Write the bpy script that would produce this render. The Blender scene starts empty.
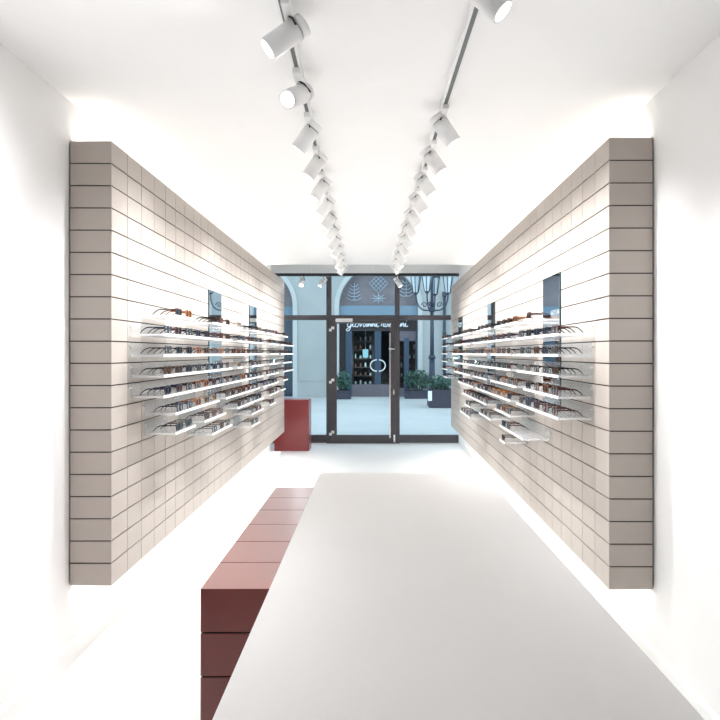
import bpy, bmesh, math, random
from mathutils import Vector, Matrix
random.seed(7)
PI = math.pi
S = bpy.context.scene
COL = S.collection
H = 1.683            # camera height
F = 682.0            # focal length in pixels of the 720 px frame

# ------------------------------------------------------------------ helpers
def tag(o, label=None, cat=None, group=None, kind=None):
    if label: o['label'] = label
    if cat: o['category'] = cat
    if group: o['group'] = group
    if kind: o['kind'] = kind
    return o

def empty(name, loc=(0, 0, 0), rz=0.0):
    o = bpy.data.objects.new(name, None)
    COL.objects.link(o)
    o.location = loc
    o.rotation_euler = (0, 0, rz)
    o.empty_display_size = 0.05
    return o

def link(name, me, parent=None):
    o = bpy.data.objects.new(name, me)
    COL.objects.link(o)
    if parent is not None:
        o.parent = parent
    return o

class MB:
    def __init__(self):
        self.bm = bmesh.new()
    def box(self, x0, y0, z0, x1, y1, z1, M=None):
        c = [(x0, y0, z0), (x1, y0, z0), (x1, y1, z0), (x0, y1, z0),
             (x0, y0, z1), (x1, y0, z1), (x1, y1, z1), (x0, y1, z1)]
        v = [self.bm.verts.new(M @ Vector(p) if M else p) for p in c]
        for f in ((0, 3, 2, 1), (4, 5, 6, 7), (0, 1, 5, 4), (1, 2, 6, 5), (2, 3, 7, 6), (3, 0, 4, 7)):
            self.bm.faces.new([v[i] for i in f])
        return self
    def cyl(self, p, q, r0, r1=None, n=20, caps=True, smooth=True):
        if r1 is None: r1 = r0
        p, q = Vector(p), Vector(q)
        d = (q - p).normalized()
        up = Vector((0, 0, 1)) if abs(d.z) < .9 else Vector((1, 0, 0))
        a = d.cross(up).normalized(); b = a.cross(d).normalized()
        A = []; B = []
        for i in range(n):
            t = 2 * PI * i / n
            w = a * math.cos(t) + b * math.sin(t)
            A.append(self.bm.verts.new(p + w * r0)); B.append(self.bm.verts.new(q + w * r1))
        for i in range(n):
            j = (i + 1) % n
            f = self.bm.faces.new((A[i], B[i], B[j], A[j])); f.smooth = smooth
        if caps:
            self.bm.faces.new(A); self.bm.faces.new(B[::-1])
        return self
    def tube(self, pts, r, n=8):
        pts = [Vector(p) for p in pts]
        rings = []
        ref = None
        for i, p in enumerate(pts):
            if i == 0: d = pts[1] - p
            elif i == len(pts) - 1: d = p - pts[-2]
            else: d = pts[i + 1] - pts[i - 1]
            d.normalize()
            if ref is None:
                ref = Vector((0, 0, 1)) if abs(d.z) < .9 else Vector((1, 0, 0))
            a = d.cross(ref)
            if a.length < 1e-4: a = d.cross(Vector((0, 1, 0)))
            a.normalize(); b = a.cross(d).normalized()
            rr = r[i] if isinstance(r, (list, tuple)) else r
            rings.append([self.bm.verts.new(p + (a * math.cos(2 * PI * k / n) + b * math.sin(2 * PI * k / n)) * rr) for k in range(n)])
        for i in range(len(rings) - 1):
            for k in range(n):
                j = (k + 1) % n
                f = self.bm.faces.new((rings[i][k], rings[i + 1][k], rings[i + 1][j], rings[i][j])); f.smooth = True
        self.bm.faces.new(rings[0]); self.bm.faces.new(rings[-1][::-1])
        return self
    def prism(self, poly, y0, y1):
        """polygon in x,z extruded along y"""
        a = [self.bm.verts.new((x, y0, z)) for x, z in poly]
        b = [self.bm.verts.new((x, y1, z)) for x, z in poly]
        self.bm.faces.new(a); self.bm.faces.new(b[::-1])
        n = len(poly)
        for i in range(n):
            j = (i + 1) % n
            self.bm.faces.new((a[i], b[i], b[j], a[j]))
        return self
    def mesh(self, name, mat, bevel=0.0, M=None):
        if bevel:
            bmesh.ops.bevel(self.bm, geom=list(self.bm.edges), offset=bevel, segments=1, affect='EDGES', profile=.5)
        bmesh.ops.recalc_face_normals(self.bm, faces=self.bm.faces)
        me = bpy.data.meshes.new(name)
        self.bm.to_mesh(me); self.bm.free()
        me.materials.append(mat)
        if M is not None: me.transform(M)
        return me
    def build(self, name, mat, parent=None, bevel=0.0):
        return link(name, self.mesh(name, mat, bevel), parent)

def struct(o):
    o['kind'] = 'structure'
    return o

# ------------------------------------------------------------------ materials
def mat(name, col, rough=.5, metal=0.0, spec=.5, coat=0.0, bump=None, noise=None):
    m = bpy.data.materials.new(name); m.use_nodes = True
    nt = m.node_tree; b = nt.nodes['Principled BSDF']
    b.inputs['Base Color'].default_value = (*col, 1)
    b.inputs['Roughness'].default_value = rough
    b.inputs['Metallic'].default_value = metal
    b.inputs['Specular IOR Level'].default_value = spec
    b.inputs['Coat Weight'].default_value = coat
    if noise:
        scale, amt = noise
        tc = nt.nodes.new('ShaderNodeTexCoord')
        nz = nt.nodes.new('ShaderNodeTexNoise'); nz.inputs['Scale'].default_value = scale; nz.inputs['Detail'].default_value = 5
        rp = nt.nodes.new('ShaderNodeValToRGB')
        rp.color_ramp.elements[0].position = .3; rp.color_ramp.elements[1].position = .7
        rp.color_ramp.elements[0].color = (*[c * (1 - amt) for c in col], 1)
        rp.color_ramp.elements[1].color = (*[min(1, c * (1 + amt)) for c in col], 1)
        nt.links.new(tc.outputs['Object'], nz.inputs['Vector'])
        nt.links.new(nz.outputs['Fac'], rp.inputs['Fac'])
        nt.links.new(rp.outputs['Color'], b.inputs['Base Color'])
        if bump:
            bp = nt.nodes.new('ShaderNodeBump'); bp.inputs['Strength'].default_value = bump; bp.inputs['Distance'].default_value = .002
            nt.links.new(nz.outputs['Fac'], bp.inputs['Height']); nt.links.new(bp.outputs['Normal'], b.inputs['Normal'])
    return m

def srgb(r, g, b):
    def f(c):
        c /= 255.0
        return c / 12.92 if c <= .04045 else ((c + .055) / 1.055) ** 2.4
    return (f(r), f(g), f(b))

def emis(name, col, s):
    m = bpy.data.materials.new(name); m.use_nodes = True
    nt = m.node_tree; nt.nodes.clear()
    e = nt.nodes.new('ShaderNodeEmission'); e.inputs[0].default_value = (*col, 1); e.inputs[1].default_value = s
    o = nt.nodes.new('ShaderNodeOutputMaterial'); nt.links.new(e.outputs[0], o.inputs[0])
    return m

def glassy(name, tint, opaque, surf, rough=.05, refl=True, milky=False):
    """thin clear sheet: see-through with a share of a solid coloured body and a fresnel sheen"""
    m = bpy.data.materials.new(name); m.use_nodes = True
    nt = m.node_tree; nt.nodes.clear()
    t = nt.nodes.new('ShaderNodeBsdfTransparent'); t.inputs[0].default_value = (*tint, 1)
    p = nt.nodes.new('ShaderNodeBsdfPrincipled'); p.inputs['Base Color'].default_value = (*surf, 1); p.inputs['Roughness'].default_value = .4
    body = p
    if milky:
        tr = nt.nodes.new('ShaderNodeBsdfTranslucent'); tr.inputs[0].default_value = (*surf, 1)
        body = nt.nodes.new('ShaderNodeMixShader'); body.inputs[0].default_value = .5
        nt.links.new(p.outputs[0], body.inputs[1]); nt.links.new(tr.outputs[0], body.inputs[2])
    mx = nt.nodes.new('ShaderNodeMixShader'); mx.inputs[0].default_value = opaque
    nt.links.new(t.outputs[0], mx.inputs[1]); nt.links.new(body.outputs[0], mx.inputs[2])
    o = nt.nodes.new('ShaderNodeOutputMaterial')
    if refl:
        g = nt.nodes.new('ShaderNodeBsdfGlossy'); g.inputs['Roughness'].default_value = rough
        fr = nt.nodes.new('ShaderNodeFresnel'); fr.inputs[0].default_value = 1.35
        ge = nt.nodes.new('ShaderNodeNewGeometry')       # sheen on the outer faces only, no trapped light inside the sheet
        inv = nt.nodes.new('ShaderNodeMath'); inv.operation = 'SUBTRACT'; inv.inputs[0].default_value = 1.0
        nt.links.new(ge.outputs['Backfacing'], inv.inputs[1])
        mu = nt.nodes.new('ShaderNodeMath'); mu.operation = 'MULTIPLY'
        nt.links.new(fr.outputs[0], mu.inputs[0]); nt.links.new(inv.outputs[0], mu.inputs[1])
        m2 = nt.nodes.new('ShaderNodeMixShader')
        nt.links.new(mu.outputs[0], m2.inputs[0]); nt.links.new(mx.outputs[0], m2.inputs[1]); nt.links.new(g.outputs[0], m2.inputs[2])
        nt.links.new(m2.outputs[0], o.inputs[0])
    else:
        nt.links.new(mx.outputs[0], o.inputs[0])
    return m

M_wall = mat('white_plaster', (.88, .875, .87), .8, noise=(3, .01))
M_backwall = mat('grey_back_wall', (.06, .055, .05), .8, noise=(2, .02))  # colour darkened to stand in for the dim area behind the camera
M_ceil = mat('white_ceiling_paint', (.90, .895, .89), .85, noise=(2, .008))
M_floor = mat('white_resin_floor', (.88, .88, .875), .45, noise=(1.5, .008))
M_base = mat('white_skirting', (.84, .84, .83), .6)
M_tile = mat('taupe_tile', srgb(184, 175, 167), .5, noise=(9, .02))
M_core = mat('dark_joint', srgb(62, 54, 50), .8)
M_red = mat('oxblood_lacquer', srgb(142, 44, 34), .36, spec=.4, coat=1.0, noise=(160, .12), bump=.05)
M_red.node_tree.nodes['Principled BSDF'].inputs['Coat IOR'].default_value = 1.95
M_red.node_tree.nodes['Principled BSDF'].inputs['Coat Roughness'].default_value = .28
M_redped = mat('crimson_lacquer', srgb(136, 44, 46), .4, spec=.5, coat=.4, noise=(160, .1), bump=.05)
M_redcore = mat('oxblood_joint', srgb(40, 14, 12), .7)
M_slab = mat('warm_grey_laminate', srgb(240, 237, 235), .5, noise=(2, .008))
M_slabedge = mat('white_laminate_edge', (.82, .81, .79), .45)
M_acr = glassy('frosted_acrylic', (.97, .985, .99), .06, (.95, .97, .98), rough=.2, milky=True)
M_acrl = glassy('frosted_acrylic_ledge', (.98, .985, .99), .32, (.98, .985, .99), rough=.2, milky=True)
M_edge = mat('white_acrylic_edge', (.93, .935, .94), .35)  # white stands in for light glowing in the acrylic edge
M_mir = mat('mirror_silver', (.86, .9, .92), .02, metal=1.0)
M_mire = mat('green_glass_edge', srgb(28, 70, 78), .2)
M_frame = mat('anthracite_metal', srgb(74, 72, 76), .45, noise=(30, .04))
M_blackrail = mat('black_rail', (.012, .014, .018), .4)
M_white = mat('white_powder_coat', (.84, .84, .84), .4)
M_slot = mat('dark_track_slot', (.12, .13, .13), .5)
M_bracket = mat('black_bracket', (.03, .03, .03), .4)
M_chrome = mat('brushed_steel', (.8, .8, .82), .2, metal=1.0)
M_lampface = emis('lamp_face', (1, .98, .95), 3.0)
M_led = emis('led_strip', (1, .93, .82), 8.0)
M_pane = glassy('window_glass', (.80, .90, .94), 0.0, (1, 1, 1), rough=.0)
M_stone = mat('pale_stone', srgb(170, 173, 171), .85, noise=(1.2, .05))
M_stone2 = mat('light_stone_trim', srgb(192, 194, 192), .8, noise=(3, .03))
M_pave = None

def brick_mat(name, c1, c2, mortar, scale, bw, rh):
    m = mat(name, c1, .7)
    nt = m.node_tree; b = nt.nodes['Principled BSDF']
    tc = nt.nodes.new('ShaderNodeTexCoord')
    br = nt.nodes.new('ShaderNodeTexBrick')
    br.inputs['Color1'].default_value = (*c1, 1); br.inputs['Color2'].default_value = (*c2, 1); br.inputs['Mortar'].default_value = (*mortar, 1)
    br.inputs['Scale'].default_value = scale; br.inputs['Mortar Size'].default_value = .008
    br.inputs['Brick Width'].default_value = bw; br.inputs['Row Height'].default_value = rh
    mp = nt.nodes.new('ShaderNodeMapping'); mp.inputs['Rotation'].default_value = (0, 0, .5)
    nt.links.new(tc.outputs['Object'], mp.inputs[0]); nt.links.new(mp.outputs[0], br.inputs['Vector']); nt.links.new(br.outputs['Color'], b.inputs['Base Color'])
    return m
M_pave = brick_mat('pale_paving', srgb(196, 198, 196), srgb(189, 192, 191), srgb(168, 172, 173), 1, 1.2, .6)

# ------------------------------------------------------------------ camera, world
cam = bpy.data.cameras.new('camera'); co = bpy.data.objects.new('camera', cam); COL.objects.link(co)
co.location = (0, 0, H); co.rotation_euler = (PI / 2, 0, 0)
cam.sensor_width = 36; cam.lens = F / 720 * 36
cam.shift_x = -(376 - 360) / 720; cam.shift_y = -(360 - 353) / 720
cam.clip_start = .05; cam.clip_end = 200
S.camera = co
S.view_settings.view_transform = 'Standard'; S.view_settings.look = 'None'
S.view_settings.gamma = 1; S.view_settings.use_curve_mapping = False
S.view_settings.exposure = .85
w = bpy.data.worlds.new('sky'); S.world = w; w.use_nodes = True
bg = w.node_tree.nodes['Background']
bg.inputs[0].default_value = (.87, .92, 1.0, 1); bg.inputs[1].default_value = 1.25

# ------------------------------------------------------------------ room shell
CEIL = 3.05
YB, YC, YW = -2.6, 10.55, 12.68      # back wall, end of the low ceiling, shopfront
def lx(y): return -1.6605 - .005 * (y - 3.684)
def rx(y): return 1.4785 + .0072 * (y - 3.624)
mb = MB(); mb.box(-2.6, YB - .2, -.2, 2.4, YW + .08, 0); struct(mb.build('floor', M_floor))
mb = MB(); mb.box(-2.6, YB - .2, CEIL, 2.4, YC, CEIL + .5); struct(mb.build('ceiling', M_ceil))
mb = MB(); mb.box(-2.6, YC, 3.36, 2.4, YW + .3, CEIL + .5); struct(mb.build('ceiling', M_ceil))
def wallslab(f, y0, y1, sgn, z1=3.55):
    b = MB(); bm = b.bm
    p = [(f(y0), y0), (f(y1), y1), (f(y1) + sgn * .6, y1), (f(y0) + sgn * .6, y0)]
    lo = [bm.verts.new((x, y, 0)) for x, y in p]; hi = [bm.verts.new((x, y, z1)) for x, y in p]
    bm.faces.new(lo[::-1]); bm.faces.new(hi)
    for i in range(4):
        j = (i + 1) % 4; bm.faces.new((lo[i], lo[j], hi[j], hi[i]))
    return b
struct(wallslab(lx, YB, 10.95, -1).build('wall_left', M_wall))
struct(wallslab(lambda y: -1.95, 10.95, YW + .3, -1).build('wall_left', M_wall))
struct(wallslab(rx, YB, YW + .3, 1).build('wall_right', M_wall))
mb = MB(); mb.box(-2.6, YB - .2, 0, 2.4, YB, 3.55); struct(mb.build('wall_back', M_backwall))
mb = MB(); mb.box(-2.3, YW - .02, 3.165, 2.2, YW + .3, 3.55); struct(mb.build('wall_front', M_wall))
def skirting(f, y0, y1, sgn):
    b = MB(); bm = b.bm
    prof = [(0, 0), (.016, 0), (.016, .105), (.010, .118), (0, .12)]
    A = [bm.verts.new((f(y0) - sgn * d, y0, z)) for d, z in prof]; B = [bm.verts.new((f(y1) - sgn * d, y1, z)) for d, z in prof]
    bm.faces.new(A); bm.faces.new(B[::-1])
    for i in range(5):
        j = (i + 1) % 5; bm.faces.new((A[i], A[j], B[j], B[i]))
    return b
struct(skirting(lx, YB, 5.12, -1).build('baseboard_left', M_base))
struct(skirting(rx, YB, YW - .1, 1).build('baseboard_right', M_base))
mb = MB(); mb.box(-1.9, 5.12, 0, -1.53, 10.95, .10); struct(mb.build('trim_1', M_wall, bevel=.003))

# ------------------------------------------------------------------ tiled display walls
TW, TH = .24, .12
ZTOP, ZBOT = 2.827, .427
class Side:
    pass
L = Side(); L.o = Vector((-1.429, 3.684, 0)); L.u = Vector((-.005, 1, 0)).normalized(); L.n = Vector((1, .005, 0)).normalized(); L.cols = 30; L.name = 'left'; L.depth = .227
R = Side(); R.o = Vector((1.239, 3.624, 0)); R.u = Vector((.0072, 1, 0)).normalized(); R.n = Vector((-1, .0072, 0)).normalized(); R.cols = 34; R.name = 'right'; R.depth = .235
for sd in (L, R):
    sd.rz = math.atan2(-sd.n.x, sd.n.y)      # local +y looks into the room
    sd.len = sd.cols * TW
    sd.flip = -1 if sd is L else 1           # local +x = flip * u
def P(sd, s, d, z):
    return sd.o + sd.u * s + sd.n * d + Vector((0, 0, z))

for sd in (L, R):
    t = empty('tiled_display_wall', P(sd, 0, 0, ZBOT), sd.rz)
    tag(t, {'left': 'long taupe tiled display panel of stacked blocks hung along the left wall',
            'right': 'long taupe tiled display panel of stacked blocks hung along the right wall'}[sd.name], 'display wall')
    fx = sd.flip
    def bx(m, s0, s1, d0, d1, z0, z1):
        a, b = sorted((fx * s0, fx * s1)); m.box(a, d0, z0, b, d1, z1)
    HT = ZTOP - ZBOT
    core = MB(); bx(core, .006, sd.len - .006, -sd.depth, -.008, .006, HT - .006); core.build('backing_board', M_core, t)
    tl = MB()
    gx, gz = .0028, .0036
    for k in range(20):
        z0 = k * TH + (gz if k else 0); z1 = (k + 1) * TH - (gz if k < 19 else 0)
        for c in range(sd.cols):
            s0 = c * TW + (gx if c else 0); s1 = (c + 1) * TW - (gx if c < sd.cols - 1 else 0)
            if c == 0:
                bx(tl, s0, s1, -sd.depth + .005, 0, z0, z1)
            elif c == sd.cols - 1:
                bx(tl, s0, s1, -sd.depth + .005, 0, z0, z1)
            else:
                bx(tl, s0, s1, -.03, 0, z0, z1)
    tl.build('tile_cladding', M_tile, t)
    for zz in (HT - .006, -.002):
        led = MB(); bx(led, .1, sd.len - .1, -sd.depth + .02, -sd.depth + .034, zz, zz + .008); led.build('led_strip', M_led, t)
    for top in (1, 0):
        la = bpy.data.lights.new('led_light', 'AREA'); la.shape = 'RECTANGLE'; la.size = sd.len - .1; la.size_y = .03
        la.energy = 5.5 if top else 7.5; la.color = (1, .965, .91)
        lo = bpy.data.objects.new('led_light', la); COL.objects.link(lo); lo.parent = t
        lo.location = (fx * sd.len / 2, -sd.depth + .03, HT + .016 if top else -.016)
        lo.rotation_euler = (PI, 0, 0) if top else (0, 0, 0)
        if top: la.spread = PI

def words(n): return ['first', 'second', 'third', 'fourth', 'fifth', 'sixth', 'seventh', 'eighth', 'ninth', 'tenth', 'eleventh', 'twelfth',
                      'thirteenth', 'fourteenth', 'fifteenth', 'sixteenth', 'seventeenth', 'eighteenth', 'nineteenth', 'twentieth',
                      '21st', '22nd', '23rd', '24th', '25th', '26th', '27th', '28th', '29th', '30th'][n]

# mirrors
for sd, cols in ((L, ((9, 11), (17, 19))), (R, ((4, 6), (15, 17), (27, 29)))):
    for i, (c0, c1) in enumerate(cols):
        z0, z1 = ZTOP - 13 * TH, ZTOP - 5 * TH
        wd = (c1 - c0) * TW - .012
        t = empty('mirror', P(sd, (c0 + c1) / 2 * TW, 0, z0), sd.rz)
        which = {0: 'nearest the camera', 1: 'second from the camera', 2: 'farthest, close to the shopfront'}[i]
        tag(t, 'tall narrow frameless mirror on the %s tiled wall, %s' % (sd.name, which), 'mirror', 'mirrors on the tiled walls')
        b = MB(); b.box(-wd / 2, .0, 0, wd / 2, .0105, z1 - z0); b.build('glass_body', M_mire, t)
        b = MB(); b.box(-wd / 2 + .002, .0105, .002, wd / 2 - .002, .0120, z1 - z0 - .002); b.build('mirror_face', M_mir, t)

# ------------------------------------------------------------------ shelves and eyeglasses
ROWZ = {r: 1.914 - .12 * (r - 1) for r in range(1, 10)}
SEG = {
 'left': {
  1: [(2, 3), (6, 8), (10, 10), (13, 15), (17, 20), (23, 24)],
  2: [(1, 8), (10, 15), (18, 20), (22, 27)],
  3: [(1, 8), (9, 15), (18, 20), (22, 27)],
  4: [(1, 8), (10, 10), (13, 15), (18, 20), (23, 26)],
  5: [(1, 8), (9, 15), (17, 20), (23, 27)],
  6: [(2, 4), (5, 6), (8, 8), (9, 14), (16, 20), (23, 24)],
  7: [(2, 3), (5, 7), (10, 15), (18, 20), (22, 23)],
  8: [(6, 8), (13, 15), (18, 19)],
  9: [(13, 14)]},
 'right': {
  1: [(4, 4), (6, 9), (11, 14), (17, 20), (22, 24), (28, 31)],
  2: [(1, 5), (7, 10), (11, 15), (17, 23), (28, 31)],
  3: [(1, 5), (7, 10), (12, 19), (20, 24), (28, 31)],
  4: [(1, 5), (7, 10), (11, 19), (20, 23), (28, 31)],
  5: [(1, 4), (6, 10), (12, 15), (17, 23), (28, 31)],
  6: [(1, 5), (7, 10), (11, 14), (16, 21), (28, 30)],
  7: [(7, 9), (12, 14), (15, 19)],
  8: [(7, 8), (11, 13), (17, 18)],
  9: [(8, 8), (17, 20)]}}

def c3(*a): return srgb(*a)
COLS = {
 'black': (mat('acetate_black', c3(14, 14, 17), .3, spec=.25), 'glossy black'),
 'tortoise': (mat('acetate_tortoise', c3(74, 42, 24), .3, spec=.25, noise=(90, .75)), 'brown tortoiseshell'),
 'amber': (mat('acetate_amber', c3(138, 82, 36), .3, spec=.25, noise=(70, .5)), 'amber'),
 'navy': (mat('acetate_navy', c3(22, 28, 50), .3, spec=.25), 'navy blue'),
 'burgundy': (mat('acetate_burgundy', c3(66, 24, 22), .3, spec=.25), 'dark red brown'),
 'grey': (mat('acetate_grey', c3(50, 50, 54), .3, spec=.25), 'smoky grey'),
 'gold': (mat('metal_gold', c3(170, 140, 100), .25, metal=.8), 'thin gold metal'),
}
LENS = {'clear': glassy('clear_lens', (.93, .96, .97), .06, (.9, .95, .97)),
        'dark': glassy('dark_lens', (.16, .16, .2), .25, (.06, .06, .09)),
        'brown': glassy('brown_lens', (.5, .25, .08), .2, (.3, .14, .04))}

def outline(style, sx):
    """lens outline (x, z) about its own centre; sx = +1 right, -1 left"""
    pts = []
    n = 20
    for i in range(n):
        t = 2 * PI * i / n
        c, s = math.cos(t), math.sin(t)
        if style == 'round': e, a, b = 1.0, .0235, .0225
        elif style == 'rectangular': e, a, b = .55, .0265, .0185
        elif style == 'panto': e, a, b = .8, .0250, .0215
        else: e, a, b = .75, .0265, .0205
        x = a * math.copysign(abs(c) ** e, c); z = b * math.copysign(abs(s) ** e, s)
        if style == 'panto' and z < 0: x *= 1 - .25 * (z / b) ** 2
        if style == 'cat-eye':
            if z > 0 and x > 0: z += .006 * (x / a)
            if z < 0: x *= 1 - .2 * (z / b) ** 2
        pts.append((sx * x, z))
    return pts
YL = .145         # distance of the lenses in front of the temple tips
CX, CZ = .0335, .0265
def frame_mb(style, thick, b=None):
    b = b or MB(); bm = b.bm
    for sx in (-1, 1):
        o = outline(style, sx); n = len(o)
        rings = []
        for (off, y) in ((0, YL), (thick, YL), (thick, YL - .005), (0, YL - .005)):
            ring = []
            for x, z in o:
                r = math.hypot(x, z); k = (r + off) / r
                ring.append(bm.verts.new((sx * CX + x * k, y, CZ + z * k)))
            rings.append(ring)
        for q in range(4):
            A, B = rings[q], rings[(q + 1) % 4]
            for i in range(n):
                j = (i + 1) % n
                bm.faces.new((A[i], A[j], B[j], B[i]))
        zt = CZ + .011
        x0, x1 = sorted((sx * (CX + .022), sx * .0695))
        b.box(x0, YL - .007, zt - .004, x1, YL, zt + .006)          # end piece
    b.box(-.0115, YL - .005, CZ + .003, .0115, YL, CZ + .003 + max(thick, .004))     # bridge
    return b
def temple_mb(sx, fat, b=None):
    b = b or MB()
    x = sx * .0675; zt = CZ + .012
    path = [(YL - .004, zt), (.048, zt), (.030, zt - .006), (.012, zt - .020), (0.0, .004)]
    h = fat
    for (y0, z0), (y1, z1) in zip(path[:-1], path[1:]):
        c = [(x - .0016, y0, z0 - h), (x + .0016, y0, z0 - h), (x + .0016, y0, z0 + h), (x - .0016, y0, z0 + h),
             (x - .0016, y1, z1 - h), (x + .0016, y1, z1 - h), (x + .0016, y1, z1 + h), (x - .0016, y1, z1 + h)]
        v = [b.bm.verts.new(p) for p in c]
        for f in ((0, 1, 2, 3), (4, 7, 6, 5), (0, 4, 5, 1), (1, 5, 6, 2), (2, 6, 7, 3), (3, 7, 4, 0)):
            b.bm.faces.new([v[i] for i in f])
    return b
def lens_mb(style, sx):
    b = MB()
    o = outline(style, sx)
    fr = [b.bm.verts.new((sx * CX + x, YL - .0015, CZ + z)) for x, z in o]
    bk = [b.bm.verts.new((sx * CX + x, YL - .0035, CZ + z)) for x, z in o]
    b.bm.faces.new(fr); b.bm.faces.new(bk[::-1])
    for i in range(len(o)):
        j = (i + 1) % len(o); b.bm.faces.new((fr[i], fr[j], bk[j], bk[i]))
    return b

PROTO = {}
def glasses_meshes(style, colr):
    key = (style, colr)
    if key in PROTO: return PROTO[key]
    thin = colr == 'gold'
    m = COLS[colr][0]
    th = .0022 if thin else .0046
    fat = .0014 if thin else .0032
    d = dict(frame=frame_mb(style, th).mesh('frame', m), t1=temple_mb(-1, fat).mesh('temple', m), t2=temple_mb(1, fat).mesh('temple', m))
    for ln in LENS:
        d['l1' + ln] = lens_mb(style, -1).mesh('lens', LENS[ln]); d['l2' + ln] = lens_mb(style, 1).mesh('lens', LENS[ln])
    b = frame_mb(style, th); temple_mb(-1, fat, b); temple_mb(1, fat, b)
    me = b.mesh('eyeglasses', m)
    d['whole'] = me
    PROTO[key] = d
    return d

KITS = {}
def eyeglasses(sd, c, row, idx):
    rnd = random.random()
    style = random.choice(['round', 'rectangular', 'panto', 'cat-eye', 'panto'])
    pal = {1: ['tortoise', 'amber', 'burgundy', 'black', 'black'], 2: ['black', 'navy', 'black', 'burgundy', 'tortoise'],
           3: ['black', 'grey', 'burgundy', 'black', 'tortoise', 'amber'], 4: ['black', 'navy', 'grey', 'tortoise', 'black'],
           5: ['burgundy', 'tortoise', 'tortoise', 'black', 'amber', 'navy', 'black'], 6: ['black', 'tortoise', 'burgundy', 'navy', 'amber'],
           7: ['black', 'tortoise', 'burgundy', 'black'], 8: ['black', 'grey', 'tortoise'], 9: ['black', 'grey']}[row]
    colr = random.choice(pal)
    if sd is L and row == 4 and c == 10: colr = 'gold'
    if sd is L and row == 6 and c in (5, 6): colr = 'gold'
    if sd is L and row == 1 and c == 10: colr = 'gold'
    if sd is R and row in (5, 6, 7) and c == 8: colr = 'amber'
    if sd is L and row == 1 and c == 3: colr = 'amber'
    if sd is L and row == 1 and c in (2, 7): colr = 'tortoise'
    if sd is R and row == 9: colr = 'grey'
    if rnd < .34: ln = 'dark'
    elif rnd < .52: ln = 'brown'
    else: ln = 'clear'
    near = c <= 20
    g = glasses_meshes(style, colr)
    loc = P(sd, (c + .5) * TW + random.uniform(-.008, .008), .052 + random.uniform(-.004, .004), ROWZ[row] + .0005)
    rz = sd.rz + random.uniform(-.05, .05)
    sun = {'dark': 'sunglasses', 'brown': 'sunglasses', 'clear': 'eyeglasses'}[ln]
    label = '%s %s %s, %s wall, %s shelf row, %s pair from near end' % (
        COLS[colr][1], style, sun, sd.name, words(row - 1), words(idx))
    key = (style, colr, ln, near)
    if key not in KITS:
        if near:
            r = empty('eyeglasses')
            for nm, k in (('frame', 'frame'), ('lens', 'l1' + ln), ('lens', 'l2' + ln), ('temple', 't1'), ('temple', 't2')):
                link(nm, g[k], r)
        else:
            r = link('eyeglasses', g['whole'])
        KITS[key] = r
    else:
        src = KITS[key]
        r = src.copy(); COL.objects.link(r)
        for ch in src.children:
            k = ch.copy(); k.parent = r; COL.objects.link(k)
    r.location = loc; r.rotation_euler = (0, 0, rz)
    tag(r, label, 'glasses', 'glasses on the %s wall shelves' % sd.name)

NGL = 0
SHD = .205
for sd in (L, R):
    for row, segs in SEG[sd.name].items():
        idx = 0
        for q, (c0, c1) in enumerate(segs):
            e1 = c1 + 1
            c0s = 5 if sd is R and row == 8 and q == 0 else c0
            s0 = c0s * TW + .006; s1 = e1 * TW - .006
            wd = s1 - s0
            t = empty('acrylic_shelf', P(sd, (s0 + s1) / 2, 0, ROWZ[row]), sd.rz)
            nn = c1 - c0 + 1
            where = ['nearest the camera', 'second from the near end', 'third from the near end', 'fourth from the near end', 'fifth from the near end', 'sixth from the near end'][q]
            tag(t, 'frosted white acrylic eyewear shelf, %s wall, %s row from top, %s' % (sd.name, words(row - 1), where),
                'shelf', 'acrylic shelves on the %s wall' % sd.name)
            b = MB(); b.box(-wd / 2, .013, -.012, wd / 2, .018, .068); b.build('back_plate', M_acr, t)
            b = MB(); b.box(-wd / 2, .018, -.012, wd / 2, SHD, 0); b.build('ledge', M_acrl, t)
            b = MB(); b.box(-wd / 2, SHD, -.013, wd / 2, SHD + .004, .003); b.build('front_edge', M_edge, t)  # opaque white strip added to imitate the edge glow
            for xx in (-wd / 2 + .03, wd / 2 - .03):
                b = MB(); b.cyl((xx, -.004, .045), (xx, .014, .045), .005, n=8)
                b.build('mounting_pin', M_white, t)
            for c in range(c0, c1 + 1):
                eyeglasses(sd, c, row, idx); idx += 1; NGL += 1
print('glasses', NGL)

# ------------------------------------------------------------------ counter and table
t = empty('counter', (-.17, 2.63, 0))
tag(t, 'dark red block counter with grooved top standing on the floor left of the grey table', 'counter')
CZT, CY0, CX0 = 1.022, 1.912, -.492
CW, CN = .64, 6
yl = lambda i: i * TW
b = MB(); b.box(CX0 + .004 + .17, CY0 + .004 - 2.63, .0, CX0 + CW - .004 + .17, CY0 + CN * TW - .004 - 2.63, CZT - .006); b.build('core', M_redcore, t)
b = MB()
for k in range(9):
    z1 = CZT - k * .1235 - (.0025 if k else 0); z0 = max(0.0, CZT - (k + 1) * .1235 + .0025)
    if z1 <= 0.01: continue
    for i in range(CN):
        y0 = CY0 + i * TW - 2.63 + (.0025 if i else 0); y1 = CY0 + (i + 1) * TW - 2.63 - (.0025 if i < CN - 1 else 0)
        b.box(CX0 + .17, y0, z0, CX0 + CW + .17, y1, z1)
b.build('block_cladding', M_red, t)

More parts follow.
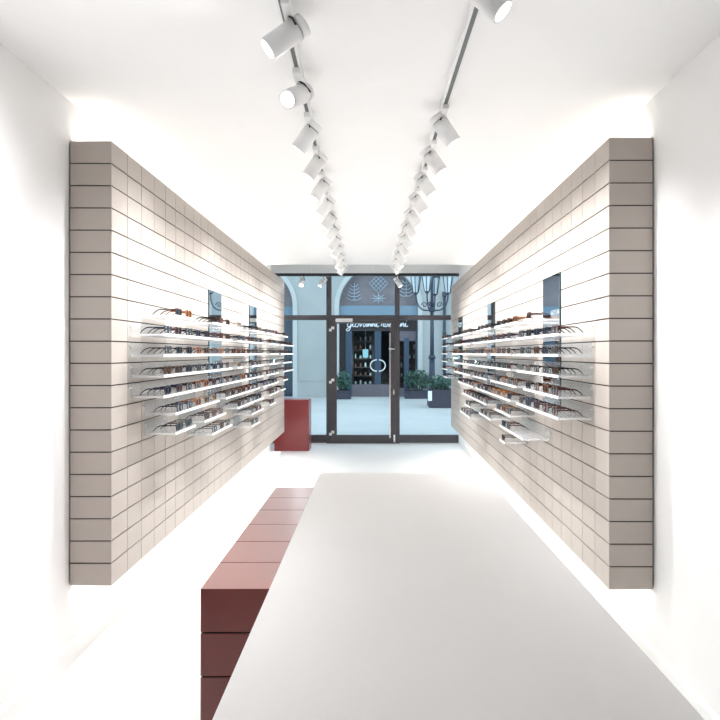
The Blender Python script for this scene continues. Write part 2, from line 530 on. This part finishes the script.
SZ = 1.062            # top of the table
st = H - SZ
yf = F * st / 119.8
def tabx(y, left):
    base = (-st * .4385) if left else (st * .9085)
    return base + (372.6 - 376) / F * y
b = MB(); bm = b.bm
y0 = .62
p = [(tabx(y0, 1), y0), (tabx(y0, 0), y0), (tabx(yf, 0), yf), (tabx(yf, 1), yf)]
def slab(bm, p, z0, z1):
    lo = [bm.verts.new((x, y, z0)) for x, y in p]; hi = [bm.verts.new((x, y, z1)) for x, y in p]
    bm.faces.new(lo[::-1]); bm.faces.new(hi)
    for i in range(4):
        j = (i + 1) % 4; bm.faces.new((lo[i], lo[j], hi[j], hi[i]))
t = empty('table', ((p[0][0] + p[1][0]) / 2, 2.0, 0))
tag(t, 'large light grey rectangular table top running towards the shopfront beside the red counter', 'table')
Mi = Matrix.Translation(-Vector(t.location))
slab(bm, p, CZT + .002, SZ)
me = b.mesh('table_top', M_slab, .0015, Mi); link('table_top', me, t)
b = MB(); b.box(.17, .9, 0, .52, 3.3, CZT + .002); me = b.mesh('table_base', M_slabedge, .003, Mi); link('table_base', me, t)

# pedestal near the window
PX0, PX1, PY0, PY1, PZ = -1.745, -1.150, 11.70, 12.12, .878
t = empty('pedestal', ((PX0 + PX1) / 2, (PY0 + PY1) / 2, 0))
tag(t, 'red box pedestal standing on the floor by the shopfront, partly behind the left display wall', 'pedestal')
Mi = Matrix.Translation(-Vector(t.location))
b = MB(); b.box(PX0, PY0, 0, PX1, PY1, PZ - .012); link('body', b.mesh('body', M_redped, .002, Mi), t)
b = MB(); b.box(PX0, PY0, PZ - .012, PX1, PY1, PZ); link('top_panel', b.mesh('top_panel', M_redped, .002, Mi), t)

# ------------------------------------------------------------------ track lights
def track_x(left, y): return (-.364 - .016 * (y - 2.7)) if left else (.390 - .016 * (y - 2.64))
for left in (1, 0):
    y0, y1 = -1.6, 10.35
    t = empty('ceiling_track', (track_x(left, 4), 4, CEIL))
    tag(t, 'white ceiling light track with dark slot, %s of the two running towards the shopfront' % ('left' if left else 'right'), 'light track', 'ceiling tracks')
    for nm, x0, x1, z0, z1, m in (('rail', -.019, .019, -.030, 0, M_white), ('slot', -.0095, .0095, -.0312, -.0302, M_slot)):
        b = MB(); bm = b.bm
        p = [(track_x(left, y) + dx, y) for y, dx in ((y0, x0), (y0, x1), (y1, x1), (y1, x0))]
        slab(bm, p, CEIL + z0, CEIL + z1)
        link(nm, b.mesh(nm, m, 0, Matrix.Translation(-Vector(t.location))), t)

HEADS = {}
def head_meshes():
    if HEADS: return HEADS
    b = MB(); b.box(-.017, -.115, -.060, .017, .115, -.031); HEADS['adapter'] = b.mesh('adapter', M_white, .003)
    b = MB(); b.cyl((0, 0, -.080), (0, 0, -.055), .009, n=12); HEADS['stem'] = b.mesh('stem', M_white)
    # body axis = local +x, pivot at the origin
    b = MB(); b.cyl((-.035, 0, 0), (.105, 0, 0), .046, n=28)
    HEADS['lamp_body'] = b.mesh('lamp_body', M_white, 0)
    b = MB(); b.cyl((-.039, 0, 0), (-.035, 0, 0), .040, n=28); HEADS['joint_ring'] = b.mesh('joint_ring', M_bracket)
    b = MB(); b.cyl((-.073, 0, 0), (-.039, 0, 0), .046, n=28); HEADS['rear_cap'] = b.mesh('rear_cap', M_white)
    b = MB(); b.cyl((.1052, 0, 0), (.1062, 0, 0), .037, n=28); HEADS['lens'] = b.mesh('lens', M_lampface)
    b = MB(); b.cyl((.105, 0, 0), (.1058, 0, 0), .046, .046, n=28); HEADS['bezel'] = b.mesh('bezel', M_white)
    return HEADS
SPOTW = 60
def head(x, y, ztop, d, label, group, power=SPOTW, adapter=True, body_mat=None, drop=.12, scale=1.0):
    hm = head_meshes()
    t = empty('track_spotlight', (x, y, ztop))
    tag(t, label, 'spotlight', group)
    if adapter:
        link('adapter', hm['adapter'], t)
    d = Vector(d).normalized()
    rot = d.to_track_quat('X', 'Z')
    piv = Vector((0, 0, -drop))
    hang = .062 if adapter else .0
    # angled dark bracket from the adapter down to the rear end of the body
    side = rot @ Vector((0, 1, 0))
    if side.y > 0: side = -side
    b = MB()
    pA = Vector((0, -.02, -hang + .006)); pR = piv + rot @ Vector((-.03 * scale, 0, 0)) + side * .05 * scale
    pB = Vector((pR.x, pR.y, pA.z - .02))
    b.tube([pA, pA + (pB - pA) * .5 + Vector((0, 0, -.004)), pR], .0042 * scale, n=6)
    b.build('bracket', M_bracket, t)
    b = MB(); b.cyl((0, 0, -hang + .008), (0, 0, -drop + .02), .009, n=10); b.build('stem', M_white, t)
    for nm in ('lamp_body', 'joint_ring', 'rear_cap', 'bezel', 'lens'):
        o = link(nm, hm[nm], t); o.location = piv; o.rotation_mode = 'QUATERNION'; o.rotation_quaternion = rot; o.scale = (scale,) * 3
    if power:
        la = bpy.data.lights.new('lamp_light', 'SPOT'); la.energy = power; la.spot_size = math.radians(100); la.spot_blend = 1.0
        la.shadow_soft_size = .035; la.color = (.97, .985, 1)
        lo = bpy.data.objects.new('lamp_light', la); COL.objects.link(lo); lo.parent = t
        lo.location = piv + d * .118 * scale
        lo.rotation_mode = 'QUATERNION'; lo.rotation_quaternion = d.to_track_quat('-Z', 'Y')
    return t

yl_ = [2.05, 2.67, 3.30] + [3.89 + .615 * k for k in range(11)]  # first left head is out of view, added to light the near walls
yr_ = [2.36] + [3.77 + .615 * k for k in range(11)]
SPECIAL_L = {2.67: (-.144, -.03, -.117), 3.30: (-.077, -.14, -.087)}
SPECIAL_R = {2.36: (.115, -.03, -.12)}
for left, ys in ((1, yl_), (0, yr_)):
    vis = 0
    for y in ys:
        sgn = -1 if left else 1
        sp = (SPECIAL_L if left else SPECIAL_R).get(y)
        d = sp or (sgn * (.56 + random.uniform(-.05, .05)), random.uniform(-.1, .1), -.80)
        if y < 2: d = (sgn * .55, .1, -.8)
        seen = y > 2  # also true for the unseen head added on the left
        nm = words(vis) if seen else None
        if seen:
            lab = 'white cylindrical spotlight on the %s ceiling track, %s from the camera' % ('left' if left else 'right', nm)
            vis += 1
        else:
            lab = 'white cylindrical spotlight on the %s ceiling track above the viewer, position %s' % ('left' if left else 'right', words(ys.index(y)))
        head(track_x(left, y) + {2.67: .022, 2.36: -.03}.get(y, 0), y, CEIL, d, lab, 'spotlights on the ceiling tracks')

# ------------------------------------------------------------------ shopfront
def pxX(px, y): return (px - 376) / F * y
def pxZ(py, y): return H + (353 - py) / F * y
X0, X1 = -1.95, rx(YW) 
ml0, ml1 = pxX(326.3, YW), pxX(331.4, YW)
mr0, mr1 = pxX(394.8, YW), pxX(399.7, YW)
zt0, zt1 = pxZ(320, YW), pxZ(315.1, YW)
zb = pxZ(435, YW)
zh = 3.115
win = struct(empty('window_1', (0, YW, 0)))
def fr(name, x0, x1, z0, z1, d0=0.0, d1=.07, m=None, par=None, bevel=.003):
    b = MB(); b.box(x0, d0, z0, x1, d1, z1)
    return b.build(name, m or M_frame, par or win, bevel)
fr('bottom_rail', X0, ml0 + .01, 0.012, zb)
fr('bottom_rail', mr1 - .09 + .09, X1 - .01, 0.012, zb)
fr('transom', X0, X1, zt0, zt1)
fr('mullion', ml0, ml1, zt1, zh)
fr('mullion', mr0, mr1, zt1, zh)
fr('mullion', ml0 - .0, ml0 + .085, 0, zt0)
fr('mullion', mr1 - .075, mr1, 0, zt0)
fr('head_rail', X0, X1, zh, 3.17)
fr('side_post', X0, X0 + .06, 0.012, zh)
for nm, a, c, z0, z1 in (('glass_pane', X0 + .06, ml0, zb, zt0), ('glass_pane', mr1, X1, zb, zt0),
                         ('glass_pane', X0 + .06, ml0, zt1, zh), ('glass_pane', ml1, mr0, zt1, zh), ('glass_pane', mr1, X1, zt1, zh)):
    fr(nm, a, c, z0, z1, .03, .038, M_pane, bevel=0)
# door leaf
dx0, dx1 = ml0 + .087, mr1 - .077
door = struct(empty('door_1', (dx0, YW, 0)))
def dfr(name, x0, x1, z0, z1, d0=-.012, d1=.05, m=None, bevel=.003):
    b = MB(); b.box(x0 - dx0, d0, z0, x1 - dx0, d1, z1)
    return b.build(name, m or M_frame, door, bevel)
gl0, gl1 = pxX(336.8, YW), pxX(389.3, YW)
dzt = pxZ(323.5, YW)
dfr('hinge_stile', dx0, gl0, .0, zt0 - .004)
dfr('lock_stile', gl1 + .025, dx1, .0, zt0 - .004)
dfr('top_rail', gl0, gl1 + .025, dzt, zt0 - .004)
dfr('bottom_rail', gl0, gl1 + .025, .0, zb)
dfr('glass_pane', gl0, gl1, zb, dzt, .012, .02, M_pane, 0)
dfr('edge_profile', gl1, gl1 + .025, zb - .05, pxZ(333, YW), -.03, .0, M_chrome, .002)
b = MB(); zz = pxZ(349, YW)
b.cyl((pxX(388.5, YW) - dx0, -.06, zz), (pxX(394.5, YW) - dx0, -.06, zz), .011, n=12)
b.cyl((pxX(393, YW) - dx0, -.06, zz), (pxX(393, YW) - dx0, 0, zz), .011, n=12)
b.build('handle', M_chrome, door)
for py in (329, 381, 433):
    b = MB(); zz = pxZ(py, YW); xx = pxX(331.6, YW) - dx0
    b.box(xx - .045, -.03, zz - .045, xx + .005, 0, zz + .005)
    b.box(xx - .005, -.03, zz - .005, xx + .05, -.005, zz + .045)
    b.build('hinge', M_white, door, .003)
b = MB(); b.box(pxX(335.8, YW) - dx0, -.07, pxZ(322.2, YW), pxX(352.6, YW) - dx0, -.012, pxZ(318.6, YW)); b.build('door_closer', M_white, door, .004)
b = MB(); b.cyl((pxX(393.6, YW) - dx0, -.012, pxZ(392, YW)), (pxX(393.6, YW) - dx0, -.03, pxZ(392, YW)), .02, n=14)
b.box(pxX(392.9, YW) - dx0, -.018, pxZ(394.5, YW), pxX(394.3, YW) - dx0, -.008, pxZ(389.5, YW)); b.build('lock_cylinder', M_chrome, door)
b = MB(); b.box(pxX(393.4, YW) - dx0, -.03, pxZ(442, YW), pxX(395.2, YW) - dx0, -.012, pxZ(434.5, YW)); b.build('floor_bolt', M_chrome, door, .002)

# black lighting rail just inside the shopfront, with three spots
ry = 12.40
rz_ = pxZ(274.6, ry)
t = empty('lighting_rail', (0, ry, rz_))
tag(t, 'black horizontal lighting rail across the top of the shopfront', 'light track')
b = MB(); b.box(-1.94, -.02, -.024, pxX(457, ry), .02, .024); b.build('rail', M_blackrail, t, .008)
b = MB()
for xx in (-1.2, 0.0, 1.1): b.cyl((xx, 0, .02), (xx, 0, 3.36 - rz_), .008, n=8)
b.build('suspension_rod', M_white, t)
for px, dd, nm in ((302, (-.05, -.5, -.55), 'leftmost'), (323, (-.55, -.1, -.75), 'middle'), (397.5, (.45, -.1, -.75), 'rightmost')):
    head(pxX(px, ry), ry, rz_ - .024, dd, 'small white spotlight hanging from the black rail at the shopfront, %s of three' % nm,
         'spotlights on the shopfront rail', power=28, adapter=False, drop=.10, scale=1.0)

# ------------------------------------------------------------------ outside: paving and the arcade opposite
mb = MB(); mb.box(-16, YW + .08, -.25, 16, 34, -.004); struct(mb.build('pavement', M_pave))
YA = 26.0
sc_ = F / YA
M_dark = mat('dark_interior', srgb(62, 56, 58), .8)
M_purp = mat('purple_grey_panel', srgb(112, 105, 112), .6)
M_blue = mat('blue_grey_frame', srgb(58, 78, 98), .45)
M_tymp = mat('aubergine_grey_stone', srgb(132, 124, 128), .8, noise=(2.5, .12))
M_bluestone = mat('blue_grey_stone', srgb(118, 142, 158), .7, noise=(2, .05))
M_teal = mat('teal_shadow_glass', srgb(34, 62, 78), .15)  # flat dark teal fill for the side arch openings
M_wood = mat('brown_shelf_board', srgb(74, 60, 58), .6)
M_sign = mat('white_sign_letters', (.92, .95, .97), .4)
M_iron = mat('blue_black_iron', srgb(52, 62, 80), .5)
M_leaf = mat('dark_green_leaf', srgb(62, 96, 84), .5, noise=(6, .4))
M_pot = mat('charcoal_planter', srgb(64, 62, 74), .7)
M_wire = mat('pale_blue_wire', srgb(190, 214, 226), .5)
M_milk = mat('milky_lantern_glass', srgb(205, 216, 220), .3)

CXA, RA, PITCH, ZS, ZT = .095, 1.505, 4.77, pxZ(306, YA), 9.0
bld = empty('arcade_building', (0, YA, 0))
tag(bld, 'pale stone arcade building with round arches across the paved square', 'building')
Mi = Matrix.Translation((0, -YA, 0))
for k in range(-3, 4):
    cx = CXA + k * PITCH
    x0, x1 = cx - PITCH / 2, cx + PITCH / 2
    poly = [(x0, 0), (x0, ZT), (x1, ZT), (x1, 0), (cx + RA, 0), (cx + RA, ZS)]
    poly += [(cx + RA * math.cos(a), ZS + RA * math.sin(a)) for a in [PI * i / 24 for i in range(1, 24)]]
    poly += [(cx - RA, ZS), (cx - RA, 0)]
    b = MB(); b.prism(poly, YA, YA + .5); link('wall_bay', b.mesh('wall_bay', M_stone, 0, Mi), bld)
    # raised arch band
    b = MB(); bm = b.bm
    arc = [PI * i / 28 for i in range(29)]
    inner = [(cx + RA, 0)] + [(cx + RA * math.cos(a), ZS + RA * math.sin(a)) for a in arc] + [(cx - RA, 0)]
    outer = [(cx + RA + .17, 0)] + [(cx + (RA + .17) * math.cos(a), ZS + (RA + .17) * math.sin(a)) for a in arc] + [(cx - RA - .17, 0)]
    for y in (YA - .05, YA + .03):
        pass
    V = [[bm.verts.new((x, y, z)) for x, z in lst] for lst in (inner, outer) for y in (YA - .05, YA + .03)]
    n = len(inner)
    for i in range(n - 1):
        for A, B in ((0, 2), (2, 3), (3, 1), (1, 0)):
            bm.faces.new((V[A][i], V[A][i + 1], V[B][i + 1], V[B][i]))
    link('arch_band', b.mesh('arch_band', M_stone2, 0, Mi), bld)
    b = MB()
    b.box(cx + RA + .17, YA - .05, 0, x1 + (PITCH / 2 - RA - .17) , YA, .62)
    b.box(cx + RA + .17, YA - .07, .62, x1 + (PITCH / 2 - RA - .17), YA, .68)
    link('base_course', b.mesh('base_course', M_stone, 0, Mi), bld)
    if k != 0:
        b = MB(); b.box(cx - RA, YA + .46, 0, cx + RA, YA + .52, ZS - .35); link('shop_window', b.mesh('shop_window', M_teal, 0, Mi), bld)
        b = MB(); b.box(cx - RA, YA + .38, ZS - .35, cx + RA, YA + .52, ZS); link('lintel', b.mesh('lintel', M_bluestone, 0, Mi), bld)
        b = MB(); b.box(cx - RA, YA + .46, ZS, cx + RA, YA + .52, ZS + RA); link('fanlight', b.mesh('fanlight', M_tymp, 0, Mi), bld)
# facing shop in the middle arch
YS = YA + .35
xl, xr = CXA - RA, CXA + RA
def part(name, x0, x1, y0, y1, z0, z1, m, par=bld, bevel=0):
    b = MB(); b.box(x0, y0, z0, x1, y1, z1); return link(name, b.mesh(name, m, bevel, Mi), par)
def aX(px, y=YS): return (px - 376) / F * y
def aZ(py, y=YS): return H + (353 - py) / F * y
part('lintel', xl, xr, YA + .1, YA + .5, aZ(315.6, YA), ZS + .02, M_bluestone)
part('fanlight', xl, xr, YA + .40, YA + .5, ZS, ZS + RA, M_tymp)
part('fascia', xl, xr, YS, YS + .1, aZ(331), aZ(315), M_dark)
part('jamb', aX(345.5), aX(352), YS, YS + .12, 0, aZ(331), M_blue)
part('jamb', xl, aX(345.5), YS + .05, YS + .1, 0, aZ(331), M_dark)
part('jamb', aX(391), aX(399), YS, YS + .12, 0, aZ(331), M_purp)
part('kick_panel', aX(352), aX(391), YS, YS + .08, .0, aZ(384.5), M_purp)
part('kick_panel', aX(399), xr, YS, YS + .08, .0, aZ(388), M_purp)
part('side_panel', aX(399), xr, YS + .02, YS + .08, aZ(341), aZ(331), M_purp)
part('jamb', aX(404), aX(409), YS - .01, YS + .1, 0, aZ(338), M_blue)
part('jamb', aX(415.5), xr, YS - .01, YS + .1, 0, aZ(331), M_blue)
part('floor_slab', xl, xr, YS + .1, YS + 4, 0, .05, M_wood)
part('back_wall', xl - .5, xr + .5, YS + 4, YS + 4.1, 0, 3.4, M_dark)
part('side_wall', xl - .6, xl - .5, YS + .1, YS + 4, 0, 3.4, M_dark)
part('side_wall', xr + .5, xr + .6, YS + .1, YS + 4, 0, 3.4, M_dark)
part('inner_ceiling', xl - .5, xr + .5, YS + .1, YS + 4, 3.3, 3.4, M_dark)
# double door with half ring pulls
for nm, a, c, hand in (('door_leaf', 352, 377.8, -1), ('door_leaf', 378.0, 391, 1)):
    lf = part(nm, aX(a), aX(c), YS + .05, YS + .056, aZ(384.5), aZ(331), M_pane)
    x0, x1 = (aX(374.6), aX(377.8)) if hand < 0 else (aX(378.0), aX(381.0))
    part('stile', x0, x1, YS + .02, YS + .08, 0.02, aZ(331), M_blue, lf)
    cx, cz, r = (aX(376.4) if hand < 0 else aX(379.3)), aZ(365.5), .215
    pts = []
    for i in range(17):
        a_ = PI / 2 + PI * i / 16
        pts.append((cx + (-hand if hand > 0 else 1) * r * 1.08 * math.cos(a_), YS - .05, cz + r * math.sin(a_)))
    pts = [(pts[0][0], YS + .02, pts[0][2])] + pts + [(pts[-1][0], YS + .02, pts[-1][2])]
    b = MB(); b.tube(pts, .022, 8); link('pull_handle', b.mesh('pull_handle', M_sign, 0, Mi), lf)

# script lettering on the fascia (pen strokes)
GL = {
 'g': [[(.42, .40), (.2, .45), (.05, .2), (.2, .02), (.42, .12), (.46, .42), (.42, -.2), (.2, -.42), (-.02, -.32), (.3, -.05), (.6, .12)]],
 'i': [[(0, .1), (.12, .42), (.14, .08), (.26, .02), (.4, .14)], [(.16, .62), (.18, .66)]],
 'o': [[(.28, .42), (.06, .3), (.08, .05), (.3, .02), (.42, .25), (.28, .42), (.5, .32)]],
 'v': [[(0, .36), (.1, .42), (.18, .02), (.38, .42), (.5, .36)]],
 'a': [[(.4, .38), (.15, .42), (.04, .15), (.2, .02), (.38, .38), (.42, .05), (.55, .1)]],
 'n': [[(0, .1), (.08, .42), (.1, .02), (.24, .40), (.34, .38), (.36, .05), (.5, .12)]],
 'r': [[(0, .1), (.1, .46), (.22, .36), (.24, .05), (.4, .12)]],
 's': [[(0, .1), (.2, .46), (.3, .18), (.12, .02), (.4, .12)]],
 'p': [[(0, .1), (.12, .44), (.02, -.46), (.14, .3), (.34, .4), (.36, .12), (.14, .06), (.5, .12)]],
}
ADV = {'g': .56, 'i': .36, 'o': .46, 'v': .46, 'a': .52, 'n': .46, 'r': .36, 's': .36, 'p': .48}
def smooth(pts, k=3):
    out = []
    P_ = [pts[0]] + pts + [pts[-1]]
    for i in range(1, len(P_) - 2):
        p0, p1, p2, p3 = P_[i - 1], P_[i], P_[i + 1], P_[i + 2]
        for q in range(k):
            t = q / k
            out.append(tuple(.5 * ((2 * p1[j]) + (-p0[j] + p2[j]) * t + (2 * p0[j] - 5 * p1[j] + 4 * p2[j] - p3[j]) * t * t + (-p0[j] + 3 * p1[j] - 3 * p2[j] + p3[j]) * t ** 3) for j in (0, 1)))
    out.append(pts[-1])
    return out
sg = MB()
for word, pa, pb in (('giovanni', 346.5, 378.5), ('raspini', 381, 407.5)):
    total = sum(ADV[c] for c in word)
    xa, xb = aX(pa, YS - .06), aX(pb, YS - .06)
    kx = (xb - xa) / total; kz = .36
    cur = 0
    for ch in word:
        for stroke in GL[ch]:
            q = smooth(stroke)
            sg.tube([(xa + (cur + px) * kx + .12 * pz * kz, YS - .03, aZ(327, YS) + pz * kz) for px, pz in q], .021, 6)
        cur += ADV[ch]
link('sign_lettering', sg.mesh('sign_lettering', M_sign, 0, Mi), bld)

# shelving and display pieces inside the facing shop
def shelfunit(px0, px1, y, label, n=6):
    x0, x1 = aX(px0, y), aX(px1, y)
    t = empty('display_shelf', ((x0 + x1) / 2, y, .05)); tag(t, label, 'shelf unit')
    wd = (x1 - x0) / 2
    for sx in (-wd, wd):
        b = MB(); b.box(sx - .02, -.15, 0, sx + .02, .15, 2.5); b.build('side_panel', M_wood, t)
    for i in range(n):
        b = MB(); b.box(-wd, -.15, .3 + i * .36, wd, .15, .33 + i * .36); b.build('shelf_board', M_wood, t)
    return t
random.seed(3)
M_disp = mat('pale_display_goods', srgb(205, 215, 218), .5)
M_disp2 = mat('rust_display_goods', srgb(130, 90, 82), .5)
units = [shelfunit(353, 373, YS + 2.2, 'dark wooden display shelf seen through the facing shop door', 6),
         shelfunit(399.5, 416, YS + 1.0, 'dark display shelf behind the right window of the facing shop', 7)]
for ui, u in enumerate(units):
    n = 6 if ui == 0 else 7
    half = 0.33 if ui == 0 else .27
    for i in range(n):
        for j in range(4):
            xx = u.location.x - half + .02 + j * (2 * half - .04) / 3
            hh = random.uniform(.09, .2)
            z = u.location.z + .33 + i * .36
            o = empty('display_vase', (xx, u.location.y, z))
            b = MB(); r = random.uniform(.03, .05)
            b.cyl((0, 0, 0), (0, 0, hh * .6), r * .7, r, 12); b.cyl((0, 0, hh * .6), (0, 0, hh), r, r * .5, 12)
            pale = random.random() < .6
            b.build('body', M_disp if pale else M_disp2, o)
            b = MB(); b.cyl((0, 0, hh), (0, 0, hh + .015), r * .55, r * .6, 12); b.build('rim', M_disp if pale else M_disp2, o)
            tag(o, '%s vase on %s shelf unit inside facing shop, %s board up, %s from left' % (
                'pale' if pale else 'rust', 'left' if ui == 0 else 'right', words(i), words(j)), 'vase', 'goods in the facing shop')
yy = YS + 1.2
t = empty('hanging_lamp', (aX(365.5, yy), yy, aZ(357.5, yy)))  # lit display panel, hung here on a cord
tag(t, 'pale square lit pendant lamp inside the facing shop', 'lamp')
M_glow = emis('pendant_glow', srgb(190, 225, 228), .8)
b = MB(); b.box(-.11, -.1, 0, .11, .1, .33); b.build('lamp_shade', M_glow, t, .01)
la = bpy.data.lights.new('lamp_light', 'POINT'); la.energy = 45; la.shadow_soft_size = .08; la.color = (1, .9, .8)  # point light added to brighten the facing shop
lo = bpy.data.objects.new('lamp_light', la); COL.objects.link(lo); lo.parent = t; lo.location = (0, 0, -.12)
b = MB(); b.cyl((0, 0, .33), (0, 0, 3.3 - t.location.z), .008, n=8); b.build('cord', M_sign, t)

# pale wire figures in the fanlight
def figure(px, py, kind, label):
    y = YA + .32
    x, z = aX(px, y), aZ(py, y)
    t = empty('wire_ornament', (x, y, z)); tag(t, label, 'ornament', 'ornaments in the arch fanlight')
    b = MB()
    if kind == 'diamond':
        R_ = .36
        for k in range(-2, 3):
            f = k / 2
            b.tube([((f - 1) * R_ / 2 * 1, 0, (f + 1) * R_ / 2), ((f + 1) * R_ / 2, 0, (f - 1) * R_ / 2)], .010, 6)
            b.tube([((f - 1) * R_ / 2, 0, -(f + 1) * R_ / 2), ((f + 1) * R_ / 2, 0, -(f - 1) * R_ / 2)], .010, 6)
    elif kind == 'star':
        for k in range(4):
            a = PI * k / 4
            b.tube([(-.3 * math.cos(a), 0, -.2 * math.sin(a)), (.3 * math.cos(a), 0, .2 * math.sin(a))], .010, 6)
        for rr in (.62,):
            pts = [(.3 * rr * math.cos(2 * PI * i / 12) * (1 if i % 2 else .8), 0, .2 * rr * math.sin(2 * PI * i / 12) * (1 if i % 2 else .8)) for i in range(13)]
            b.tube(pts, .008, 6)
    else:
        b.tube([(0, 0, -.35), (.02, 0, .35)], .012, 6)
        for i in range(5):
            zz = -.3 + i * .13; w_ = .28 - .03 * i
            b.tube([(-w_, 0, zz + .08), (-w_ * .4, 0, zz - .02), (0, 0, zz), (w_ * .4, 0, zz - .02), (w_, 0, zz + .08)], .014, 6)
    b.build('wire_frame', M_wire, t)
    b = MB(); b.cyl((0, 0, 0), (0, .08, 0), .012, n=8); b.build('fixing', M_wire, t)
figure(378.5, 283.5, 'diamond', 'pale wire diamond ornament in the upper middle of the arch fanlight')
figure(378.5, 298.5, 'star', 'pale wire star ornament below the diamond in the arch fanlight')
figure(354, 292, 'fern', 'pale wire branch ornament at the left of the arch fanlight')
figure(406, 288, 'fern', 'pale wire branch ornament at the right of the arch fanlight')

# drainpipe on the opposite wall
t = empty('drainpipe', (aX(444.3, YA), YA - .08, 0)); tag(t, 'dark vertical drainpipe on the pale wall right of the arch', 'drainpipe')
b = MB(); b.cyl((0, 0, 0), (0, 0, aZ(296, YA)), .05, n=12); b.build('pipe', M_iron, t)
b = MB(); b.box(-.08, -.07, aZ(296, YA), .08, .07, aZ(292, YA)); b.build('hopper', M_iron, t)
b = MB()
for z in (1.0, 2.4): b.box(-.07, -.06, z, .07, .08, z + .06)
b.build('pipe_clip', M_iron, t)

# street lamp
YLm = 22.0
lx0 = (432 - 376) / F * YLm
t = empty('street_lamp', (lx0, YLm, 0)); tag(t, 'cast iron street lamp with glass lanterns on curled arms on the square', 'street lamp')
zc = H + (353 - 309) / F * YLm
b = MB(); b.cyl((0, 0, 0), (0, 0, .5), .16, .13, 16); b.cyl((0, 0, .5), (0, 0, .6), .17, .12, 16); b.cyl((0, 0, .6), (0, 0, 1.5), .105, .085, 16); b.cyl((0, 0, 1.5), (0, 0, 1.62), .13, .09, 16)
b.build('base', M_iron, t)
b = MB(); b.cyl((0, 0, 1.6), (0, 0, zc), .068, .055, 14); b.cyl((0, 0, zc - .1), (0, 0, zc + .06), .1, .1, 14); b.cyl((0, 0, zc), (0, 0, 4.6), .055, .035, 14); b.build('post', M_iron, t)
for ang in (180, 248, 2, 75):
    a = math.radians(ang); dx, dy = math.cos(a), math.sin(a)
    pts = []
    for q in range(9):
        f = q / 8
        r = .05 + .47 * math.sin(f * PI / 2); z = zc - .02 - .08 * math.sin(f * PI) + .47 * (1 - math.cos(f * PI / 2))
        pts.append((dx * r, dy * r, z))
    arm = MB(); arm.tube(pts, .024, 8)
    cr = [(dx * (.24 + .10 * math.cos(w_) * (1 - w_ / 9)), dy * (.24 + .10 * math.cos(w_) * (1 - w_ / 9)), zc + .13 + .1 * math.sin(w_) * (1 - w_ / 9)) for w_ in [k * .55 for k in range(14)]]
    arm.tube(cr, .018, 6)
    ao = arm.build('arm', M_iron, t)
    ex, ey, ez = pts[-1]
    lt = MB(); lt.cyl((ex, ey, ez + .08), (ex, ey, ez + .60), .085, .17, 6, smooth=False)
    lo = lt.build('lantern', M_milk, t)
    cg = MB()
    for k in range(6):
        w_ = 2 * PI * k / 6 + .26
        cg.tube([(ex + .088 * math.cos(w_), ey + .088 * math.sin(w_), ez + .08), (ex + .175 * math.cos(w_), ey + .175 * math.sin(w_), ez + .60)], .012, 5)
    cg.cyl((ex, ey, ez), (ex, ey, ez + .08), .03, .09, 8)
    cg.cyl((ex, ey, ez + .60), (ex, ey, ez + .66), .2, .18, 6); cg.cyl((ex, ey, ez + .66), (ex, ey, ez + .86), .18, .03, 6)
    cg.build('lantern_cage', M_iron, lo)

# planters
def planter(x0, x1, y, d, zpot, zleaf, n, label, seed, lsz=.09):
    random.seed(seed)
    t = empty('planter', ((x0 + x1) / 2, y, 0)); tag(t, label, 'planter', 'planters on the square')
    w_ = (x1 - x0) / 2
    b = MB(); b.box(-w_, -d / 2, 0, w_, d / 2, zpot); b.build('box', M_pot, t, .01)
    b = MB(); b.box(-w_ - .015, -d / 2 - .015, zpot - .05, w_ + .015, d / 2 + .015, zpot); b.build('rim', M_pot, t)
    st_ = MB()
    for i in range(8):
        xx = random.uniform(-w_ * .8, w_ * .8)
        st_.tube([(xx, 0, zpot - .01), (xx * 1.1, random.uniform(-.05, .05), zpot + (zleaf - zpot) * .7)], .012, 5)
    st_.build('stems', M_wood, t)
    lf = MB(); bm = lf.bm
    for i in range(n):
        while True:
            u, v, q = [random.uniform(-1, 1) for _ in range(3)]
            if u * u + v * v + q * q < 1: break
        c = Vector((u * w_ * 1.12, v * d * .6, (zpot + zleaf) / 2 + q * (zleaf - zpot) / 2))
        a = Vector([random.uniform(-1, 1) for _ in range(3)]).normalized(); e = a.orthogonal().normalized()
        s_ = lsz * random.uniform(.6, 1.2)
        pts = [c - a * s_, c + e * s_ * .42, c + a * s_, c - e * s_ * .42]
        bm.faces.new([bm.verts.new(p) for p in pts])
    lf.build('foliage', M_leaf, t)
planter(aX(336, 25), aX(351, 25), 25.0, .45, .32, 1.0, 260, 'dark planter with a green shrub left of the facing shop door', 1)
planter(aX(404.5, 25.3), aX(431, 25.3), 25.3, .45, .30, 1.08, 420, 'long low planter with a green shrub right of the facing shop', 2)
planter(aX(428.5, 21.2), aX(452, 21.2), 21.2, .6, .56, .98, 300, 'tall charcoal box planter with a shrub in front of the street lamp', 5)
t = empty('notice_plate', (aX(430, 20.86), 20.86, .22)); tag(t, 'small white notice plate on the face of the tall charcoal planter', 'notice')
b = MB(); b.box(-.06, 0, 0, .06, .03, .3); b.build('plate', M_sign, t)
